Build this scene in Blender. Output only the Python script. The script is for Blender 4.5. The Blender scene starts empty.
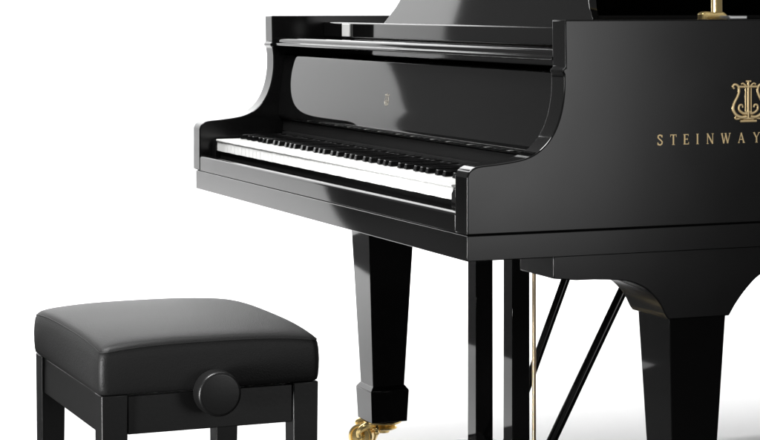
import bpy, bmesh, math
from mathutils import Vector, Matrix

sc = bpy.context.scene
COL = sc.collection

# ------------------------------------------------------------------ materials
def new_mat(name):
    m = bpy.data.materials.new(name); m.use_nodes = True
    nt = m.node_tree
    return m, nt, nt.nodes['Principled BSDF']

def bumped(nt, b, scale, strength, dist=0.001, detail=3.0):
    tc = nt.nodes.new('ShaderNodeTexCoord')
    nz = nt.nodes.new('ShaderNodeTexNoise'); nz.inputs['Scale'].default_value = scale
    nz.inputs['Detail'].default_value = detail
    bp = nt.nodes.new('ShaderNodeBump'); bp.inputs['Strength'].default_value = strength
    bp.inputs['Distance'].default_value = dist
    nt.links.new(tc.outputs['Object'], nz.inputs['Vector'])
    nt.links.new(nz.outputs['Fac'], bp.inputs['Height'])
    nt.links.new(bp.outputs['Normal'], b.inputs['Normal'])
    return tc, nz

def rough_var(nt, b, tc, lo, hi, scale=6.0):
    nz = nt.nodes.new('ShaderNodeTexNoise'); nz.inputs['Scale'].default_value = scale
    nz.inputs['Detail'].default_value = 5.0
    mr = nt.nodes.new('ShaderNodeMapRange')
    mr.inputs['From Min'].default_value = 0.3; mr.inputs['From Max'].default_value = 0.7
    mr.inputs['To Min'].default_value = lo; mr.inputs['To Max'].default_value = hi
    nt.links.new(tc.outputs['Object'], nz.inputs['Vector'])
    nt.links.new(nz.outputs['Fac'], mr.inputs['Value'])
    nt.links.new(mr.outputs['Result'], b.inputs['Roughness'])

def lacquer(name, lo, hi, base=0.004):
    m, nt, b = new_mat(name)
    b.inputs['Base Color'].default_value = (base, base, base, 1)
    b.inputs['IOR'].default_value = 1.5
    tc, nz = bumped(nt, b, 120.0, 0.004, 0.0006)
    rough_var(nt, b, tc, lo, hi)
    return m

M = {}
M['polish'] = lacquer('polished_ebony', 0.028, 0.045)
M['satin'] = lacquer('satin_ebony', 0.19, 0.22)

def plain(name, col, rough, metal=0.0, bump=None, ior=1.5):
    m, nt, b = new_mat(name)
    b.inputs['Base Color'].default_value = (*col, 1)
    b.inputs['Roughness'].default_value = rough
    b.inputs['Metallic'].default_value = metal
    b.inputs['IOR'].default_value = ior
    if bump: bumped(nt, b, *bump)
    return m

M['ivory'] = plain('white_key_acrylic', (0.86, 0.86, 0.84), 0.22)
M['ebony'] = plain('black_key_ebony', (0.003, 0.003, 0.003), 0.13, bump=(900, 0.02, 0.0003))
M['felt'] = plain('black_felt', (0.006, 0.006, 0.006), 0.95, ior=1.2)
M['darkwood'] = plain('dark_underside_wood', (0.008, 0.0075, 0.007), 0.55, bump=(60, 0.1, 0.001))
M['brass'] = plain('polished_brass', (0.90, 0.68, 0.30), 0.27, 1.0, bump=(300, 0.05, 0.0005))
M['goldleaf'] = plain('matt_brass_inlay', (0.86, 0.66, 0.36), 0.40, 0.85, bump=(700, 0.15, 0.0004))
M['inlay'] = plain('darkened_brass_inlay', (0.30, 0.28, 0.24), 0.5, 0.7, bump=(700, 0.15, 0.0004))  # brass darkened in colour, as the fallboard emblem faces the bright backdrop
M['paleb'] = plain('pale_brass_rod', (0.82, 0.63, 0.42), 0.40, 1.0, bump=(300, 0.05, 0.0005))
M['nickel'] = plain('nickel', (0.80, 0.80, 0.80), 0.25, 1.0)
M['plate'] = plain('bronze_iron_plate', (0.45, 0.30, 0.10), 0.40, 1.0, bump=(200, 0.2, 0.001))
M['spruce'] = plain('spruce_soundboard', (0.50, 0.33, 0.15), 0.40, bump=(40, 0.1, 0.001))
M['benchwood'] = plain('satin_black_bench_wood', (0.007, 0.007, 0.007), 0.34, bump=(160, 0.09, 0.0008))

def leather():
    m, nt, b = new_mat('black_leather')
    b.inputs['Base Color'].default_value = (0.016, 0.016, 0.016, 1)
    b.inputs['IOR'].default_value = 1.33
    tc = nt.nodes.new('ShaderNodeTexCoord')
    vo = nt.nodes.new('ShaderNodeTexVoronoi'); vo.inputs['Scale'].default_value = 420
    nz = nt.nodes.new('ShaderNodeTexNoise'); nz.inputs['Scale'].default_value = 9
    nz.inputs['Detail'].default_value = 6
    mx = nt.nodes.new('ShaderNodeMath'); mx.operation = 'MULTIPLY_ADD'
    mx.inputs[1].default_value = 0.5
    nt.links.new(tc.outputs['Object'], vo.inputs['Vector'])
    nt.links.new(tc.outputs['Object'], nz.inputs['Vector'])
    nt.links.new(nz.outputs['Fac'], mx.inputs[0])
    nt.links.new(vo.outputs['Distance'], mx.inputs[2])
    bp = nt.nodes.new('ShaderNodeBump'); bp.inputs['Strength'].default_value = 0.22
    bp.inputs['Distance'].default_value = 0.0012
    nt.links.new(mx.outputs[0], bp.inputs['Height'])
    nt.links.new(bp.outputs['Normal'], b.inputs['Normal'])
    b.inputs['Roughness'].default_value = 0.48
    return m
M['leather'] = leather()

def paper():
    m, nt, b = new_mat('white_backdrop_paper')
    b.inputs['Base Color'].default_value = (0.84, 0.84, 0.84, 1)
    b.inputs['Roughness'].default_value = 0.9
    b.inputs['Specular IOR Level'].default_value = 0.1
    bumped(nt, b, 30, 0.03, 0.001)
    return m
M['paper'] = paper()
M['floor'] = plain('dark_studio_floor', (0.02, 0.02, 0.02), 0.8, bump=(25, 0.1, 0.002))

# ------------------------------------------------------------------ mesh helpers
def finish(name, bm, mat, parent=None, bevel=0.0, seg=2, smooth=True, angle=32, origin=None, wn=True):
    bmesh.ops.recalc_face_normals(bm, faces=bm.faces)
    me = bpy.data.meshes.new(name); bm.to_mesh(me); bm.free()
    me.materials.append(mat)
    o = bpy.data.objects.new(name, me); COL.objects.link(o)
    base = Vector((0, 0, 0))
    if parent is not None:
        o.parent = parent
        base = ROOTS[parent.name] if parent.name in ROOTS else Vector((0, 0, 0))
    org = Vector(origin) if origin is not None else base
    me.transform(Matrix.Translation(-org))
    o.location = org - base
    ROOTS[o.name] = org
    if smooth:
        me.shade_smooth(); me.set_sharp_from_angle(angle=math.radians(angle))

    if bevel > 0:
        md = o.modifiers.new('Bevel', 'BEVEL'); md.width = bevel; md.segments = seg
        md.limit_method = 'ANGLE'; md.angle_limit = math.radians(angle)
        md.harden_normals = False
    if smooth and wn:
        wm = o.modifiers.new('WeightedNormal', 'WEIGHTED_NORMAL'); wm.weight = 100; wm.keep_sharp = True
    return o
ROOTS = {}

def thing(name, loc, label, cat):
    o = bpy.data.objects.new(name, None); COL.objects.link(o)
    o.location = loc; o.empty_display_size = 0.1
    o['label'] = label; o['category'] = cat
    ROOTS[o.name] = Vector(loc)
    return o

def box(bm, a, b):
    x0, y0, z0 = a; x1, y1, z1 = b
    v = [bm.verts.new(p) for p in ((x0,y0,z0),(x1,y0,z0),(x1,y1,z0),(x0,y1,z0),(x0,y0,z1),(x1,y0,z1),(x1,y1,z1),(x0,y1,z1))]
    for f in ((0,3,2,1),(4,5,6,7),(0,1,5,4),(1,2,6,5),(2,3,7,6),(3,0,4,7)):
        bm.faces.new([v[i] for i in f])

def frustum(bm, lo, hi):      # each (x0,x1,y0,y1,z)
    v = []
    for x0, x1, y0, y1, z in (lo, hi):
        v += [bm.verts.new(p) for p in ((x0,y0,z),(x1,y0,z),(x1,y1,z),(x0,y1,z))]
    for f in ((0,3,2,1),(4,5,6,7),(0,1,5,4),(1,2,6,5),(2,3,7,6),(3,0,4,7)):
        bm.faces.new([v[i] for i in f])

def prism(bm, pts, x0, x1):   # pts (y,z), extruded along X
    a = [bm.verts.new((x0, y, z)) for y, z in pts]
    b = [bm.verts.new((x1, y, z)) for y, z in pts]
    n = len(pts)
    bm.faces.new(a); bm.faces.new(b[::-1])
    for i in range(n):
        j = (i+1) % n
        bm.faces.new((a[i], a[j], b[j], b[i]))

def tube(bm, pts, rad, n=12, flat=None, caps=True):
    """sweep a circle along pts; rad number or list; flat=(axis_vector,factor)"""
    pts = [Vector(p) for p in pts]
    if not isinstance(rad, (list, tuple)): rad = [rad]*len(pts)
    rings = []
    up = None
    for i, p in enumerate(pts):
        t = (pts[min(i+1, len(pts)-1)] - pts[max(i-1, 0)]).normalized()
        if up is None:
            up = Vector((1, 0, 0)) if abs(t.x) < 0.9 else Vector((0, 1, 0))
        u = (up - t*up.dot(t)).normalized(); w = t.cross(u); up = u
        ring = []
        for k in range(n):
            a = 2*math.pi*k/n
            d = (u*math.cos(a) + w*math.sin(a))*rad[i]
            if flat: d = d - flat[0]*d.dot(flat[0])*(1-flat[1])
            ring.append(bm.verts.new(p + d))
        rings.append(ring)
    for r0, r1 in zip(rings, rings[1:]):
        for k in range(n):
            bm.faces.new((r0[k], r0[(k+1) % n], r1[(k+1) % n], r1[k]))
    if caps:
        bm.faces.new(rings[0][::-1]); bm.faces.new(rings[-1])

def lathe(bm, prof, origin, axis, n=32):    # prof: (r, h) along axis
    axis = Vector(axis).normalized()
    u = axis.orthogonal().normalized(); w = axis.cross(u); origin = Vector(origin)
    rings = []
    for r, h in prof:
        if r < 1e-6: rings.append([bm.verts.new(origin + axis*h)])
        else: rings.append([bm.verts.new(origin + axis*h + (u*math.cos(2*math.pi*k/n) + w*math.sin(2*math.pi*k/n))*r) for k in range(n)])
    for a, b in zip(rings, rings[1:]):
        for k in range(n):
            k2 = (k+1) % n
            if len(a) == 1 and len(b) == 1: continue
            if len(a) == 1: bm.faces.new((a[0], b[k2], b[k]))
            elif len(b) == 1: bm.faces.new((a[k], a[k2], b[0]))
            else: bm.faces.new((a[k], a[k2], b[k2], b[k]))

def catmull(pts, per=8):
    out = []
    P = [pts[0]] + list(pts) + [pts[-1]]
    for i in range(1, len(P)-2):
        p0, p1, p2, p3 = (Vector(q) for q in P[i-1:i+3])
        for s in range(per):
            t = s/per
            out.append(0.5*((2*p1) + (p2-p0)*t + (2*p0-5*p1+4*p2-p3)*t*t + (3*p1-p0-3*p2+p3)*t**3))
    out.append(Vector(pts[-1]))
    return out

# ------------------------------------------------------------------ the piano
ZB, ZK, ZR = 0.6124, 0.6546, 1.0055       # underside, top of key bed, top of rim
XR, XL = 0.0, -1.500
TH = 0.048
piano = thing('grand_piano', (-0.75, 1.0, 0.0), 'black lacquered grand piano with lid raised and gold lettering on its side', 'piano')

# --- rim (case): cheeks with the S curve at the front, then the bent side round the tail
arm = [(0.0, ZK+0.0005), (0.0, 0.748)]
arm += [tuple(p) for p in catmull([Vector(q) for q in ((0.0, 0.750), (0.004, 0.7585), (0.012, 0.7640), (0.023, 0.7672), (0.050, 0.7695), (0.081, 0.7730), (0.105, 0.7775), (0.124, 0.7850), (0.140, 0.7965), (0.153, 0.8110), (0.164, 0.8310), (0.172, 0.8560), (0.1765, 0.8850), (0.1768, 0.9150))], 4)]
armR = arm + [(0.1745, 0.9190), (0.1745, 0.9235), (0.1795, 0.9260), (0.1785, ZR)]
armL = arm + [(0.1745, 0.9330), (0.1700, 0.9365), (0.1700, 0.9420), (0.1740, 0.9450), (0.1730, ZR)]
YS = 0.72
bend = catmull([Vector(q) for q in ((0, YS), (0, 0.80), (0, 0.90), (-0.018, 1.02), (-0.075, 1.16), (-0.21, 1.32), (-0.40, 1.46), (-0.60, 1.63), (-0.74, 1.83), (-0.87, 2.00), (-1.05, 2.09), (-1.22, 2.10), (-1.38, 2.04), (-1.475, 1.91), (XL, 1.72), (XL, YS))], 6)
def offset(path, d):
    out = []
    for i, p in enumerate(path):
        t = (path[min(i+1, len(path)-1)] - path[max(i-1, 0)]).normalized()
        out.append(p + Vector((-t.y, t.x))*d)
    return out
inner = offset(bend, TH)
def wall_strip(bm, path, inn, z0, z1, close=False):
    cols = []
    for p, q in zip(path, inn):
        cols.append([bm.verts.new((p.x, p.y, z0)), bm.verts.new((p.x, p.y, z1)), bm.verts.new((q.x, q.y, z1)), bm.verts.new((q.x, q.y, z0))])
    for a, b in zip(cols, cols[1:]):
        for i in range(4):
            j = (i+1) % 4
            bm.faces.new((a[i], a[j], b[j], b[i]))
bm = bmesh.new()
prism(bm, armR + [(YS, ZR), (YS, ZK+0.0005)], XR, XR-TH)
prism(bm, armL + [(YS, ZR), (YS, ZK+0.0005)], XL, XL+TH)
wall_strip(bm, bend, inner, ZK+0.0005, ZR)
bmesh.ops.remove_doubles(bm, verts=bm.verts, dist=0.0005)
kill = [f for f in bm.faces if all(abs(v.co.y-YS) < 1e-4 for v in f.verts)]
bmesh.ops.delete(bm, geom=kill, context='FACES')
rim = finish('rim', bm, M['satin'], piano, bevel=0.0028, seg=3, angle=40)
def polish_front(o):                 # the flat sides are rubbed satin, the front edges and curves polished
    o.data.materials.append(M['polish'])
    for f in o.data.polygons:
        if abs(f.normal.x) < 0.9 and f.center.y < 0.19: f.material_index = 1
polish_front(rim)

# --- key bed / plinth band under the rim
def plinth(bm, inset, z0, z1):
    path = [Vector((XR-inset, 0.0+inset*0.5)), ] + offset(bend, inset) + [Vector((XL+inset+0.018, YS)), Vector((XL+inset+0.018, 0.0+inset*0.5))]
    path = [p for p in path if not (abs(p.x-XL) < 0.1 and p.y < YS+0.01 and p.y > 0.1 and abs(p.x-(XL+inset+0.018)) > 0.001)]
    a = [bm.verts.new((p.x, p.y, z0)) for p in path]
    b = [bm.verts.new((p.x, p.y, z1)) for p in path]
    bm.faces.new(a[::-1]); bm.faces.new(b)
    for i in range(len(a)):
        j = (i+1) % len(a)
        bm.faces.new((a[i], a[j], b[j], b[i]))
bm = bmesh.new(); plinth(bm, 0.0005, ZB, ZK-0.0005)
bed = finish('key_bed', bm, M['satin'], piano, bevel=0.0015, seg=2, angle=40)
polish_front(bed)
# felt line closing the groove between bed and rim
bm = bmesh.new(); plinth(bm, 0.006, ZK-0.0030, ZK+0.0010)
finish('bed_seam', bm, M['felt'], piano, smooth=False)

# --- key slip
bm = bmesh.new()
prism(bm, [(0.0008, ZK+0.0005), (0.0008, 0.6835), (0.0018, 0.6868), (0.0042, 0.6890), (0.0080, 0.6898), (0.0200, 0.6895), (0.0225, 0.6870), (0.0225, ZK+0.0005)], XL+TH+0.0008, XR-TH-0.0008)
finish('key_slip', bm, M['polish'], piano, bevel=0.001, seg=2, angle=50)

# --- key blocks, left and right of the keys
KX0, KX1 = -1.424, -0.129
for x0, x1 in ((XL+TH+0.001, KX0-0.0015), (KX1+0.0015, XR-TH-0.001)):
    bm = bmesh.new()
    prism(bm, [(0.029, ZK+0.002), (0.029, 0.712), (0.034, 0.722), (0.046, 0.7275), (0.186, 0.7300), (0.186, ZK+0.002)], x0, x1)
    finish('key_block', bm, M['polish'], piano, bevel=0.0015, angle=40)
# key frame under the keys
bm = bmesh.new(); box(bm, (KX0, 0.040, ZK+0.001), (KX1, 0.172, 0.698))
finish('key_frame', bm, M['felt'], piano, smooth=False)

# --- keys
W = (KX1-KX0)/52
bm = bmesh.new()
prism(bm, [(0.0300, 0.7265), (0.0300, 0.7235), (0.0325, 0.7215), (0.0325, 0.7010), (0.187, 0.7010), (0.187, 0.7275), (0.0310, 0.7275)], KX0+0.0004, KX0+W-0.0004)
wk0 = finish('white_key', bm, M['ivory'], piano, bevel=0.0007, seg=2, origin=(KX0+W/2, 0.1, 0.70))
for i in range(1, 52):
    o = wk0.copy(); COL.objects.link(o); o.parent = piano
    o.location = wk0.location + Vector((W*i, 0, -0.0002*((i*7) % 3)))
bm = bmesh.new()
frustum(bm, (KX0-0.0068, KX0+0.0068, 0.0800, 0.187, 0.7280), (KX0-0.0052, KX0+0.0052, 0.0828, 0.187, 0.7378))
bk0 = finish('black_key', bm, M['ebony'], piano, bevel=0.0009, seg=2, origin=(KX0, 0.12, 0.728))
first = True
names = 'ABCDEFG'
shift = {'A': 0.002, 'C': -0.003, 'D': 0.003, 'F': -0.003, 'G': 0.0}
base_loc = bk0.location.copy()
for i in range(51):
    L = names[i % 7]
    if L in shift:
        if first: o = bk0; first = False
        else:
            o = bk0.copy(); COL.objects.link(o); o.parent = piano
        o.location = base_loc + Vector((W*(i+1)+shift[L], 0, 0))

# --- fallboard: curved panel behind the keys, leaning back
FB = catmull([Vector(q) for q in ((0.2060, 0.7660), (0.1970, 0.7680), (0.1905, 0.7740), (0.1890, 0.7840), (0.1908, 0.8100), (0.1970, 0.8600), (0.2038, 0.9080), (0.2062, 0.9150), (0.2110, 0.9175))], 6)
front = [(p.x, p.y) for p in FB]
bm = bmesh.new()
prism(bm, front + [(0.232, 0.9165), (0.232, 0.766)], XL+TH+0.001, XR-TH-0.001)
fall = finish('fallboard', bm, M['polish'], piano, bevel=0.0, angle=40)
# black felt strip under it, also standing in for the shadowed gap
bm = bmesh.new(); box(bm, (KX0, 0.1885, 0.7285), (KX1, 0.215, 0.7415)); box(bm, (XL+TH+0.001, 0.200, 0.7420), (XR-TH-0.001, 0.215, 0.7655))
finish('felt_shade_strip', bm, M['felt'], piano, smooth=False)

# --- lyre emblem, used on the side and on the fallboard
def lyre_emblem(bm, T, fine=1.0):
    """unit emblem: width about .9, height 1 in (u,v); T maps (u,v,depth) to a point"""
    N = (T(0, 0, 1) - T(0, 0, 0)).normalized()
    S = (T(0, 1, 0) - T(0, 0, 0)).length
    def stroke(pts, r, per=6):
        c = catmull([Vector(q) for q in pts], per) if len(pts) > 2 else [Vector(q) for q in pts]
        tube(bm, [T(p.x, p.y, 0.012) for p in c], [S*1.12*k for k in ([r]*len(c) if not isinstance(r, (list, tuple)) else [r[0]+(r[1]-r[0])*i/(len(c)-1) for i in range(len(c))])], 8, flat=(N, 0.55))
    for s in (-1, 1):
        stroke([(s*a, b) for a, b in ((0.05, 0.13), (0.20, 0.12), (0.34, 0.19), (0.41, 0.32), (0.38, 0.46), (0.30, 0.60), (0.25, 0.74), (0.28, 0.86), (0.37, 0.90), (0.42, 0.85), (0.38, 0.80))], (0.042, 0.026))
        stroke([(s*a, b) for a, b in ((0.04, 0.20), (0.15, 0.22), (0.25, 0.30), (0.24, 0.40), (0.17, 0.41), (0.15, 0.35))], (0.034, 0.022))
        stroke([(s*0.075, 0.25), (s*0.075, 0.84)], 0.017)
        stroke([(s*a, b) for a, b in ((0.06, 0.86), (0.14, 0.92), (0.20, 0.90))], 0.022)
        stroke([(s*a, b) for a, b in ((0.32, 0.16), (0.36, 0.10), (0.30, 0.08), (0.20, 0.10))], 0.022)
    stroke([(0, 0.10), (0, 0.98)], 0.030)
    stroke([(-0.27, 0.84), (0.27, 0.84)], 0.030)
    stroke([(-0.22, 0.025), (0.22, 0.025)], 0.030)
    stroke([(-0.14, 0.085), (0.14, 0.085)], 0.028)
    stroke([(-0.07, 0.97), (0.07, 0.97)], 0.024)
    stroke([(-0.09, 0.24), (0.09, 0.24)], 0.026)

bm = bmesh.new()
lyre_emblem(bm, lambda u, v, d: Vector((XR + 0.0002 + d*0.06, 0.5315 + u*0.074, 0.8285 + v*0.0725)))
finish('lyre_emblem', bm, M['goldleaf'], rim)
# small one on the fallboard (tilted with it)
tl = Vector((0.0, 0.1970-0.1908, 0.860-0.810)).normalized(); nn = Vector((0, -tl.z, tl.y))
e0 = Vector((-0.8120, 0.1930, 0.8270))
bm = bmesh.new()
lyre_emblem(bm, lambda u, v, d: e0 + Vector((1, 0, 0))*(u*0.027) + tl*(v*0.025) + nn*(d*0.026))
finish('lyre_emblem', bm, M['inlay'], fall)

# --- lettering on the right side: roman capitals with thick and thin strokes and serifs
TK, TN, SF = 0.15, 0.075, 0.05
def ltr(c):
    """strokes (polyline, width) in a cell of height 1; returns strokes and width"""
    if c == 'S':
        p = [(0.50, 0.80), (0.40, 0.95), (0.25, 0.98), (0.09, 0.90), (0.07, 0.74), (0.20, 0.60), (0.38, 0.47), (0.52, 0.32), (0.49, 0.13), (0.32, 0.02), (0.14, 0.04), (0.04, 0.20)]
        return [(p, 0.12), ([(0.52, 0.98), (0.52, 0.74)], 0.05), ([(0.03, 0.02), (0.03, 0.28)], 0.05)], 0.56
    if c == 'T': return [([(0.34, 0), (0.34, 1)], TK), ([(0, 0.96), (0.68, 0.96)], TN), ([(0.02, 1), (0.02, 0.76)], SF), ([(0.66, 1), (0.66, 0.76)], SF), ([(0.20, 0.02), (0.48, 0.02)], SF)], 0.68
    if c == 'E': return [([(0.12, 0), (0.12, 1)], TK), ([(0, 0.96), (0.54, 0.96)], TN), ([(0, 0.04), (0.56, 0.04)], TN), ([(0.12, 0.52), (0.44, 0.52)], TN), ([(0.53, 1), (0.53, 0.80)], SF), ([(0.56, 0), (0.56, 0.24)], SF), ([(0.44, 0.42), (0.44, 0.62)], SF)], 0.60
    if c == 'I': return [([(0.13, 0), (0.13, 1)], TK), ([(0, 0.98), (0.26, 0.98)], SF), ([(0, 0.02), (0.26, 0.02)], SF)], 0.26
    if c == 'N': return [([(0.10, 0), (0.10, 1)], TN), ([(0.08, 1), (0.68, 0)], TK), ([(0.68, 0), (0.68, 1)], TN), ([(0, 0.02), (0.22, 0.02)], SF), ([(0.0, 0.98), (0.14, 0.98)], SF), ([(0.56, 0.98), (0.80, 0.98)], SF)], 0.80
    if c == 'W': return [([(0.08, 1), (0.32, 0)], TK), ([(0.32, 0), (0.54, 0.98)], TN), ([(0.50, 1), (0.76, 0)], TK), ([(0.76, 0), (1.0, 1)], TN), ([(0, 0.98), (0.22, 0.98)], SF), ([(0.40, 0.98), (0.62, 0.98)], SF), ([(0.88, 0.98), (1.1, 0.98)], SF)], 1.10
    if c == 'A': return [([(0.08, 0), (0.38, 1)], TN), ([(0.36, 1), (0.68, 0)], TK), ([(0.18, 0.34), (0.56, 0.34)], TN), ([(0, 0.02), (0.20, 0.02)], SF), ([(0.54, 0.02), (0.80, 0.02)], SF)], 0.80
    if c == 'Y': return [([(0.08, 1), (0.38, 0.46)], TK), ([(0.68, 1), (0.38, 0.46)], TN), ([(0.38, 0), (0.38, 0.50)], TK), ([(0, 0.98), (0.22, 0.98)], SF), ([(0.56, 0.98), (0.80, 0.98)], SF), ([(0.24, 0.02), (0.52, 0.02)], SF)], 0.80
    if c == 'O':
        p = [(0.36+0.34*math.cos(a*math.pi/10), 0.5+0.48*math.sin(a*math.pi/10)) for a in range(21)]
        return [(p, 0.11)], 0.74
    if c == '&':
        p = [(0.78, 0.48), (0.66, 0.22), (0.46, 0.04), (0.24, 0.02), (0.08, 0.14), (0.10, 0.32), (0.30, 0.50), (0.44, 0.66), (0.44, 0.86), (0.32, 0.97), (0.19, 0.88), (0.20, 0.70), (0.40, 0.42), (0.62, 0.14), (0.80, 0.02)]
        return [(p, 0.10)], 0.82
def lettering(bm, cells, z0, h):
    k = 0
    for c, yc in cells:
        st, w = ltr(c)
        y0 = yc - w*h/2
        for pts, wd in st:
            for a, b in zip(pts, pts[1:]):
                A = Vector(a)*h; B = Vector(b)*h; d = (B-A)
                if d.length < 1e-6: continue
                d.normalize(); n = Vector((-d.y, d.x))*wd*h/2; e = d*(wd*h*0.18 if len(pts) > 2 else 0)
                q = [A-e+n, A-e-n, B+e-n, B+e+n]
                x1 = XR + 0.0006 + (k % 13)*0.00003; k += 1
                lo = [bm.verts.new((XR-0.0003, y0+p.x, z0+p.y)) for p in q]
                hi = [bm.verts.new((x1, y0+p.x, z0+p.y)) for p in q]
                bm.faces.new(lo); bm.faces.new(hi[::-1])
                for i in range(4): bm.faces.new((lo[i], lo[(i+1) % 4], hi[(i+1) % 4], hi[i]))
for cell in list(zip('STEINWAY', (0.358, 0.384, 0.409, 0.431, 0.456, 0.487, 0.518, 0.5485))) + [('&', 0.592)] + list(zip('SONS', (0.636, 0.662, 0.690, 0.716))):
    bm = bmesh.new()
    lettering(bm, [cell], 0.7932, 0.0175)
    finish('letter', bm, M['goldleaf'], rim, smooth=False)

# --- front rail above the fallboard
bm = bmesh.new()
prism(bm, [(0.1800, 0.9370), (0.1782, 0.9385), (0.1782, 0.9425), (0.1800, 0.9440), (0.1830, 0.9445), (0.1830, 0.9500), (0.1845, 0.9540), (0.1880, 0.9555), (0.330, 0.9555), (0.330, 0.7600), (0.300, 0.7600), (0.300, 0.9370)], XL+TH+0.001, XR-TH-0.001)
finish('front_rail', bm, M['polish'], piano, bevel=0.0010, seg=2, angle=50)

# --- music desk: base ledge and leaning, waisted panel
DC = -0.700
bm = bmesh.new()
box(bm, (XL+TH+0.001, 0.300, 0.9560), (XR-TH-0.001, 0.520, 0.9905))
desk = finish('music_desk', bm, M['polish'], piano, bevel=0.003, seg=3)
hw = catmull([Vector(q) for q in ((0.500, 0.9860), (0.482, 1.000), (0.472, 1.0085), (0.4630, 1.0160), (0.4530, 1.0240), (0.4390, 1.041), (0.4150, 1.075), (0.3850, 1.12), (0.376, 1.17), (0.365, 1.205), (0.330, 1.225), (0.22, 1.236), (0.0, 1.240))], 5)
bm = bmesh.new()
LEAN = 0.307
left = [(DC-p.x, p.y) for p in hw]; right = [(DC+p.x, p.y) for p in reversed(hw[:-1])]
outl = left + right
a = [bm.verts.new((x, 0.345+(z-0.99)*LEAN, z)) for x, z in outl]
b = [bm.verts.new((x, 0.345+(z-0.99)*LEAN+0.016, z-0.005)) for x, z in outl]
bm.faces.new(a); bm.faces.new(b[::-1])
for i in range(len(a)):
    j = (i+1) % len(a); bm.faces.new((a[i], a[j], b[j], b[i]))
finish('desk_panel', bm, M['polish'], desk, bevel=0.003, seg=3, angle=40)
bm = bmesh.new()
prism(bm, [(0.40, 0.9904), (0.43, 0.9904), (0.46, 1.115), (0.425, 1.122)], DC-0.02, DC+0.02)
finish('desk_prop', bm, M['darkwood'], desk, bevel=0.002)
# small white plate on the front of the desk base
bm = bmesh.new(); box(bm, (-1.324, 0.2955, 0.9590), (-1.279, 0.2998, 0.9880))
finish('white_plate', bm, M['ivory'], desk, bevel=0.001)

# --- inside: iron plate, soundboard, strings hidden below the rim
def fill_inside(d, z0, z1, y0):
    p = [v for v in offset(bend, d)]
    p = [Vector((XR-d, y0))] + p + [Vector((XL+d, y0))]
    bm = bmesh.new()
    a = [bm.verts.new((v.x, v.y, z0)) for v in p]; b = [bm.verts.new((v.x, v.y, z1)) for v in p]
    bm.faces.new(a[::-1]); bm.faces.new(b)
    for i in range(len(a)):
        j = (i+1) % len(a); bm.faces.new((a[i], a[j], b[j], b[i]))
    return bm
finish('soundboard', fill_inside(TH+0.0008, 0.800, 0.810, 0.55), M['spruce'], piano, smooth=False)
finish('iron_plate', fill_inside(TH+0.0015, 0.905, 0.920, 0.56), M['plate'], piano, bevel=0.003)

# --- lid, hinged on the bass side and raised; its front flap is folded back on it
LY0, LT = 0.62, 0.022
ang = math.radians(37)
ux = Vector((math.cos(ang), 0, math.sin(ang))); un = Vector((-math.sin(ang), 0, math.cos(ang)))
h0 = Vector((XL-0.001, 0, ZR-0.0045))
def on_lid(s, y, t): return h0 + ux*s + un*t + Vector((0, y, 0))
def lid_plate(path, t0, t1):
    bm = bmesh.new()
    a = [bm.verts.new(on_lid(s, y, t0)) for s, y in path]; b = [bm.verts.new(on_lid(s, y, t1)) for s, y in path]
    bm.faces.new(a[::-1]); bm.faces.new(b)
    for i in range(len(a)):
        j = (i+1) % len(a); bm.faces.new((a[i], a[j], b[j], b[i]))
    return bm
lp = [(0.0, LY0), (1.512, LY0)] + [(p.x-XL+(0.008 if p.x > XL+0.05 else 0.0), p.y+0.006) for p in bend]
lp = [q for i, q in enumerate(lp) if i < 2 or q[1] > LY0+0.05]
lid = finish('lid', lid_plate(lp, 0.0, LT), M['polish'], piano, bevel=0.003, seg=3, angle=40)
finish('front_flap', lid_plate([(0.03, LY0+0.004), (1.500, LY0+0.004), (1.500, LY0+0.43), (0.03, LY0+0.43)], LT+0.002, LT+0.022), M['polish'], lid, bevel=0.003, seg=3)
for yy in (0.80, 1.60):
    bm = bmesh.new(); tube(bm, [(XL-0.008, yy-0.05, ZR+0.001), (XL-0.008, yy+0.05, ZR+0.001)], 0.006, 12)
    finish('hinge', bm, M['brass'], lid)

# --- lid prop: brass pivot block on the treble side and the stick up to the lid
px = XR-TH-0.022
bm = bmesh.new()
top = on_lid(1.18, 0.80, -0.002)
tube(bm, [(px, 0.512, 1.012), Vector((px, 0.512, 1.012)).lerp(top, 0.5), top], 0.010, 12)
prop = finish('lid_prop', bm, M['brass'], piano)
bm = bmesh.new()
prism(bm, [(0.478, 0.97), (0.478, 1.0150), (0.486, 1.0195), (0.500, 1.0175), (0.520, 1.0185), (0.528, 1.0135), (0.528, 0.97)], px-0.009, px+0.009)
finish('pivot_block', bm, M['brass'], prop, bevel=0.002)
bm = bmesh.new(); box(bm, (XR-0.040, 0.4985, ZR+0.0004), (XR-0.006, 0.5335, ZR+0.0062))
finish('strike_plate', bm, M['nickel'], prop, bevel=0.001)

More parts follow.
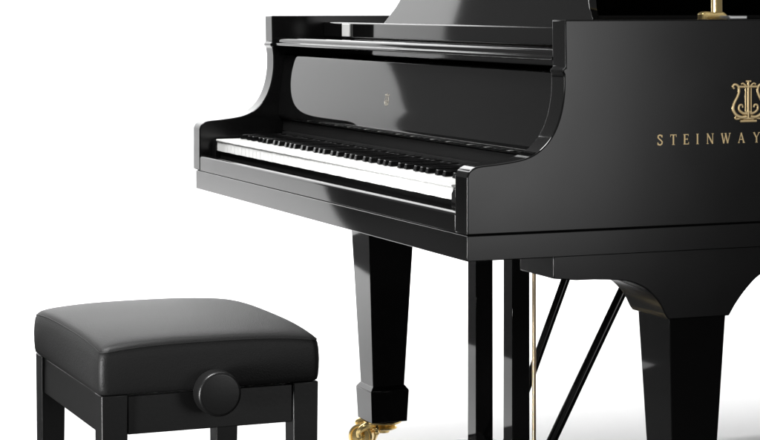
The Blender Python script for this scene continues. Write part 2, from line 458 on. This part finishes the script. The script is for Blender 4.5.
# --- legs with bracket, cuff and caster
def leg_tree(xface, xdir, yc, name='leg', wheel=(-0.028, -0.036), tail=True):
    xc = xface + xdir*0.0545
    def wd(z): return 0.1095+0.094*(z-0.48)
    bm = bmesh.new()
    z0, z1 = 0.140, 0.612
    frustum(bm, (xc-wd(z0)/2, xc+wd(z0)/2, yc-wd(z0)/2, yc+wd(z0)/2, z0), (xc-wd(z1)/2, xc+wd(z1)/2, yc-wd(z1)/2, yc+wd(z1)/2, z1))
    lg = finish(name, bm, M['polish'], piano, bevel=0.002, seg=2, origin=(xc, yc, 0))
    bm = bmesh.new()
    a, c = 0.0475, 0.0440
    frustum(bm, (xc-c, xc+c, yc-c, yc+c, 0.066), (xc-a, xc+a, yc-a, yc+a, 0.139))
    bm.faces.ensure_lookup_table()
    frustum(bm, (xc-a, xc+a, yc-a, yc+a, 0.1392), (xc-0.0395, xc+0.0395, yc-0.0395, yc+0.0395, 0.1500))
    finish('cuff', bm, M['polish'], lg, bevel=0.0012, seg=2)
    # caster: collar, swivel fork and two wheels
    wx, wy = xc+wheel[0], yc+wheel[1]
    bm = bmesh.new()
    lathe(bm, [(0, 0.0658), (0.040, 0.0658), (0.0445, 0.0635), (0.0445, 0.0600), (0.040, 0.0575), (0.033, 0.0560), (0.029, 0.0520), (0.034, 0.0490), (0.034, 0.0460), (0.027, 0.0430), (0.018, 0.0410), (0.016, 0.0360), (0, 0.0360)], (xc, yc, 0), (0, 0, 1), 32)
    finish('caster_socket', bm, M['brass'], lg)
    d = Vector((wheel[0], wheel[1], 0)).normalized(); s = Vector((-d.y, d.x, 0))
    hub = Vector((wx, wy, 0.0285))
    bm = bmesh.new()
    for k in (-1, 1):                 # scrolled fork arms
        arm_ = catmull([Vector((xc, yc, 0.054))+s*(k*0.010), Vector((xc, yc, 0.058))+s*(k*0.026)+d*0.016, Vector((xc, yc, 0.052))+s*(k*0.038)+d*0.034, hub+s*(k*0.036)+Vector((0, 0, 0.012)), hub+s*(k*0.035)], 5)
        tube(bm, arm_, [0.0105-0.0045*i/(len(arm_)-1) for i in range(len(arm_))], 10)
        curl = catmull([Vector((xc, yc, 0.050))+s*(k*0.022), Vector((xc, yc, 0.056))+s*(k*0.040), Vector((xc, yc, 0.050))+s*(k*0.050), Vector((xc, yc, 0.042))+s*(k*0.045), Vector((xc, yc, 0.045))+s*(k*0.038)], 5)
        tube(bm, curl, 0.0050, 8)
    toe = catmull([Vector((xc, yc, 0.054))+d*0.020, Vector((xc, yc, 0.061))+d*0.042, Vector((xc, yc, 0.056))+d*0.060, Vector((xc, yc, 0.049))+d*0.056], 5)
    tube(bm, toe, [0.011-0.006*i/(len(toe)-1) for i in range(len(toe))], 10)
    tube(bm, [hub-s*0.038, hub+s*0.038], 0.006, 12)
    finish('fork', bm, M['brass'], lg)
    for k in (-1, 1):
        bm = bmesh.new()
        lathe(bm, [(0.007, -0.009), (0.021, -0.008), (0.0235, -0.010), (0.0284, -0.008), (0.0284, 0.008), (0.0235, 0.010), (0.021, 0.006), (0.010, 0.006), (0.008, 0.011), (0, 0.012)], hub + s*(k*0.019), s*k, 32)
        finish('wheel', bm, M['brass'], lg)
    # bracket between leg and case
    bm = bmesh.new()
    dy = yc-0.449
    prof = [(0.1666, ZB-0.0005), (0.1666, 0.574), (0.2100, 0.5695)] + [tuple(p) for p in catmull([Vector(q) for q in ((0.2436, 0.5690), (0.302, 0.5640), (0.340, 0.5500), (0.366, 0.5260), (0.380, 0.5020))], 5)] + [(0.386, 0.4940), (0.506, 0.4940)] + [tuple(p) for p in catmull([Vector(q) for q in ((0.5110, 0.5020), (0.5200, 0.5150), (0.540, 0.5380), (0.566, 0.5600), (0.602, 0.5750), (0.650, 0.5800))], 5)] + [(0.72, 0.5810), (0.72, ZB-0.0005)]
    if not tail: prof = [(0.392, ZB-0.0005)] + [q for q in prof[3:] if q[0] >= 0.392]
    prism(bm, [(y+dy, z) for y, z in prof], xface+0.010 if xdir < 0 else xface-0.010, xc+xdir*0.062)
    finish('leg_bracket', bm, M['satin'], lg, bevel=0.0018, seg=2, angle=40)
    return lg
leg_tree(-0.030, -1, 0.4495)
leg_tree(-1.365, -1, 0.4340, tail=False)
leg_tree(-1.050, -1, 1.7200)

# --- pedal lyre
bm = bmesh.new()
box(bm, (-0.875, 0.375, 0.5950), (-0.605, 0.438, 0.6118))
lyre = finish('pedal_lyre', bm, M['polish'], piano, bevel=0.002)
for x0, x1 in ((-0.842, -0.800), (-0.672, -0.630)):
    bm = bmesh.new(); box(bm, (x0, 0.3870, 0.1205), (x1, 0.4255, 0.5948))
    finish('post', bm, M['polish'], lyre, bevel=0.002)
bm = bmesh.new(); box(bm, (-0.905, 0.365, 0.052), (-0.575, 0.470, 0.1200))
finish('pedal_box', bm, M['polish'], lyre, bevel=0.004, seg=3)
def rod(a, b, r, mat, nm):
    bm = bmesh.new(); tube(bm, [a, b], r, 14); return finish(nm, bm, mat, lyre)
rod((-0.805, 0.4550, 0.118), (-0.805, 0.6560, 0.606), 0.0095, M['polish'], 'brace_rod')
rod((-0.670, 0.4640, 0.100), (-0.670, 0.7430, 0.606), 0.0105, M['polish'], 'brace_rod')
for x in (-0.735,):
    rod((x, 0.4868, 0.06), (x, 0.4868, 0.6110), 0.0042, M['paleb'], 'pedal_rod')
for x in (-0.800, -0.740, -0.680):
    bm = bmesh.new()
    c = catmull([Vector(q) for q in ((x, 0.372, 0.080), (x, 0.33, 0.078), (x, 0.285, 0.072), (x, 0.245, 0.056))], 5)
    tube(bm, c, [0.010+0.007*i/(len(c)-1) for i in range(len(c))], 12, flat=(Vector((0, 0, 1)), 0.35))
    finish('pedal', bm, M['brass'], lyre)
# cross beams under the case
for y0, y1, zz in ((0.20, 0.29, 0.592), (0.95, 1.05, 0.592)):
    bm = bmesh.new(); box(bm, (-1.33 if y0 > 0.5 else -1.29, y0, zz), (-0.20, y1, ZB-0.0008))
    finish('cross_beam', bm, M['darkwood'], piano, bevel=0.003)

# ------------------------------------------------------------------ the bench
BX0, BX1, BY0, BY1 = -0.612, -0.1465, -0.5728, -0.2000
bench = thing('piano_bench', ((BX0+BX1)/2, (BY0+BY1)/2, 0.0), 'square black leather piano bench with a round side knob, beside the keyboard', 'bench')
def rrect(x0, x1, y0, y1, r, n=7):
    out = []
    for cx, cy, a0 in ((x1-r, y1-r, 0), (x0+r, y1-r, 90), (x0+r, y0+r, 180), (x1-r, y0+r, 270)):
        for k in range(n+1):
            a = math.radians(a0+90*k/n); out.append((cx+r*math.cos(a), cy+r*math.sin(a)))
    # subdivide straight runs so the crown can bulge
    res = []
    m = len(out)
    for i in range(m):
        p, q = Vector(out[i]), Vector(out[(i+1) % m])
        k = 14 if (i+1) % (n+1) == 0 else 1
        for t in range(k): res.append(p.lerp(q, t/k))
    return res
bm = bmesh.new()
rings = []
hx, hy = (BX1-BX0)/2, (BY1-BY0)/2; mx, my = (BX0+BX1)/2, (BY0+BY1)/2
def bulge(p):
    u, v = (p.x-mx)/hx, (p.y-my)/hy
    return max(0.0, (1-min(1, abs(u))**2.6))*max(0.0, (1-min(1, abs(v))**2.6))
def lift(p, z):      # edges of the stuffing rise between the corners
    u, v = min(1, abs((p.x-mx)/hx)), min(1, abs((p.y-my)/hy))
    return 0.011*(1-(u*v)**3.0)*min(1.0, max(0.0, (z-0.428)/0.050))
for ins, z, cr in ((0.012, 0.4085, 0), (0.003, 0.4088, 0), (0.0006, 0.4110, 0), (0.0, 0.418, 0), (0.0, 0.430, 0), (0.0, 0.445, 0), (0.0, 0.460, 0), (0.0004, 0.4690, 0), (0.0020, 0.4745, 0), (0.0050, 0.4782, 0), (0.0090, 0.4802, 1), (0.014, 0.4812, 1), (0.022, 0.4820, 1), (0.035, 0.4825, 1), (0.05, 0.4825, 1), (0.075, 0.4825, 1), (0.10, 0.4825, 1), (0.13, 0.4825, 1), (0.16, 0.4825, 1), (0.178, 0.4825, 1)):
    r = max(0.004, 0.014-ins*0.06)
    ring = []
    for p in rrect(BX0+ins, BX1-ins, BY0+ins, BY1-ins, r):
        q = p
        side = 0.0
        if cr == 0 and 0.410 < z < 0.474:     # sides belly out slightly between the corners
            u, v = (p.x-mx)/hx, (p.y-my)/hy
            side = 0.0020*math.sin((z-0.410)/0.064*math.pi)
            q = Vector((p.x+side*(u if abs(u) > 0.93 else 0), p.y+side*(v if abs(v) > 0.93 else 0)))
        ring.append(bm.verts.new((q.x, q.y, z + lift(p, z) + (0.009*bulge(p) if cr else 0))))
    rings.append(ring)
for a, b in zip(rings, rings[1:]):
    for k in range(len(a)):
        j = (k+1) % len(a); bm.faces.new((a[k], a[j], b[j], b[k]))
bm.faces.new(rings[0][::-1]); bm.faces.new(rings[-1])
cush = finish('cushion', bm, M['leather'], bench, angle=70, wn=False)
# welt along the top edge of the cushion
bm = bmesh.new()
wp = [Vector((p.x, p.y, 0.4748+lift(p, 0.4748))) for p in rrect(BX0+0.0016, BX1-0.0016, BY0+0.0016, BY1-0.0016, 0.013)]
tube(bm, wp + [wp[0]], 0.0008, 8, caps=False)
finish('welt', bm, M['leather'], cush, wn=False)
# legs
LW = 0.044
lx = (BX0+0.003, BX1-LW-0.002); ly = (BY0+0.003, BY1-LW-0.002)
for x in lx:
    for y in ly:
        bm = bmesh.new()
        frustum(bm, (x+0.004, x+LW-0.004, y+0.004, y+LW-0.004, 0.0), (x, x+LW, y, y+LW, 0.4080))
        finish('leg', bm, M['benchwood'], bench, bevel=0.002)
ins = 0.005
for x in (lx[0]+ins, lx[1]+LW-ins-0.02):
    bm = bmesh.new(); box(bm, (x, ly[0]+LW+0.0003, 0.343), (x+0.02, ly[1]-0.0003, 0.4050)); finish('apron', bm, M['benchwood'], bench, bevel=0.0015)
for y in (ly[0]+ins, ly[1]+LW-ins-0.02):
    bm = bmesh.new(); box(bm, (lx[0]+LW+0.0003, y, 0.343), (lx[1]-0.0003, y+0.02, 0.4050)); finish('apron', bm, M['benchwood'], bench, bevel=0.0015)
kx = lx[1]+LW-ins
kprof = [(0.0, 0.0), (0.014, 0.0), (0.014, 0.014), (0.0325, 0.017), (0.0362, 0.020), (0.0372, 0.025), (0.0372, 0.045), (0.0364, 0.0500), (0.0345, 0.0522), (0.0315, 0.0530), (0.0, 0.0536)]
KS = 0.98
for xk, ax in ((kx, 1), (lx[0]+ins, -1)):
    bm = bmesh.new()
    lathe(bm, [(r*KS, h) for r, h in kprof], (xk, -0.3875, 0.4065), (ax, 0, 0), 56)
    finish('adjustment_knob', bm, M['benchwood'], bench, angle=40)

# ------------------------------------------------------------------ setting: white sweep and dark studio floor
XF, XW, RAD, HT = -0.75, -6.0, 0.3, 3.5
prof = [(XF, 0.0), (-1.5, 0.0), (-3.4, 0.0), (-4.5, 0.0), (XW+RAD, 0.0)] + [(XW+RAD-RAD*math.sin(math.radians(a)), RAD-RAD*math.cos(math.radians(a))) for a in range(6, 91, 6)] + [(XW, z) for z in (0.6, 0.9, 1.06, 1.22, 1.36, 1.6, 2.0, 2.3, 2.9, HT)]
EDGE = [(0, -2.055), (0.2, -2.012), (0.9, -2.03), (1.06, -2.055), (1.22, -1.985), (1.36, -1.91), (1.6, -1.82), (2.0, -1.69), (2.3, -1.60), (3.5, -1.25)]  # unseen side edge by height, shaped for the light-dark boundary reflected in the lacquer
def ledge(z):
    for (z0, y0), (z1, y1) in zip(EDGE, EDGE[1:]):
        if z <= z1: return y0+(y1-y0)*(z-z0)/(z1-z0)
    return EDGE[-1][1]
bm = bmesh.new()
FLOOR_EDGE = [-0.50, -0.47, -0.47, -0.66, -2.03]  # unseen left edge on the floor, trimmed to darken reflections in the legs
a = [bm.verts.new((x, FLOOR_EDGE[i] if i < 5 else ledge(z), z)) for i, (x, z) in enumerate(prof)]; b = [bm.verts.new((x, 6.0, z)) for x, z in prof]
a[0].co = (-1.72, -0.50, 0.0); b[0].co = (0.97, 6.0, 0.0)      # front edge square to the camera, cut back so the legs reflect dark floor
a[1].co.x = -2.4; b[1].co.x = -1.6
for i in range(len(a)-1): bm.faces.new((a[i], a[i+1], b[i+1], b[i]))
bd = finish('backdrop', bm, M['paper']); bd['kind'] = 'structure'
bm = bmesh.new()
v = [bm.verts.new(p) for p in ((-14, -14, -0.004), (14, -14, -0.004), (14, 14, -0.004), (-14, 14, -0.004))]
bm.faces.new(v)
fl = finish('floor', bm, M['floor'], smooth=False); fl['kind'] = 'structure'

# ------------------------------------------------------------------ light
def softbox(name, loc, target, sx, sy, power, spread=180, roll=0.0):
    l = bpy.data.lights.new(name, 'AREA'); l.shape = 'RECTANGLE'; l.size = sx; l.size_y = sy
    l.energy = power; l.spread = math.radians(spread)
    o = bpy.data.objects.new(name, l); COL.objects.link(o)
    o.location = loc
    q = (Vector(target)-Vector(loc)).to_track_quat('-Z', 'Y')
    o.rotation_euler = q.to_euler()
    return o
softbox('backdrop_softbox', (-3.6, 0.8, 4.6), (-6.0, 0.8, 1.3), 8.0, 1.0, 620, 150)
softbox('floor_softbox', (-3.9, 1.8, 4.3), (-3.6, 1.8, 0.0), 2.6, 6.0, 25, 90)
softbox('key_softbox', (-0.75, -0.95, 2.7), (-0.70, -0.10, 0.7), 1.0, 1.0, 20, 60)
softbox('side_softbox', (4.2, 1.62, 1.25), (0.0, -0.25, 1.15), 1.6, 2.2, 4.8, 70)
softbox('strip_softbox', (0.38, -2.5, 0.40), (-0.15, -0.57, 0.42), 0.30, 0.8, 2.9, 26)

w = bpy.data.worlds.new('World'); sc.world = w; w.use_nodes = True
bg = w.node_tree.nodes['Background']
bg.inputs['Color'].default_value = (0.16, 0.16, 0.16, 1); bg.inputs['Strength'].default_value = 1.0

# ------------------------------------------------------------------ camera
cam = bpy.data.cameras.new('camera'); co = bpy.data.objects.new('camera', cam); COL.objects.link(co)
cam.sensor_fit = 'HORIZONTAL'; cam.sensor_width = 36.0
cam.lens = 2102.0/760*36.0
cam.shift_x = 0.0; cam.shift_y = -(220.0-5.0)/760.0
cam.clip_end = 100
th = math.atan(860/2102.0)
Fd = Vector((-math.cos(th), math.sin(th), 0))
co.location = (3.108, -1.4244, 1.03)
co.rotation_euler = Fd.to_track_quat('-Z', 'Y').to_euler()
sc.camera = co

sc.view_settings.view_transform = 'Standard'; sc.view_settings.look = 'None'
sc.view_settings.exposure = 0.0; sc.view_settings.gamma = 1.0
sc.cycles.use_denoising = True
sc.cycles.max_bounces = 10; sc.cycles.diffuse_bounces = 5; sc.cycles.glossy_bounces = 6
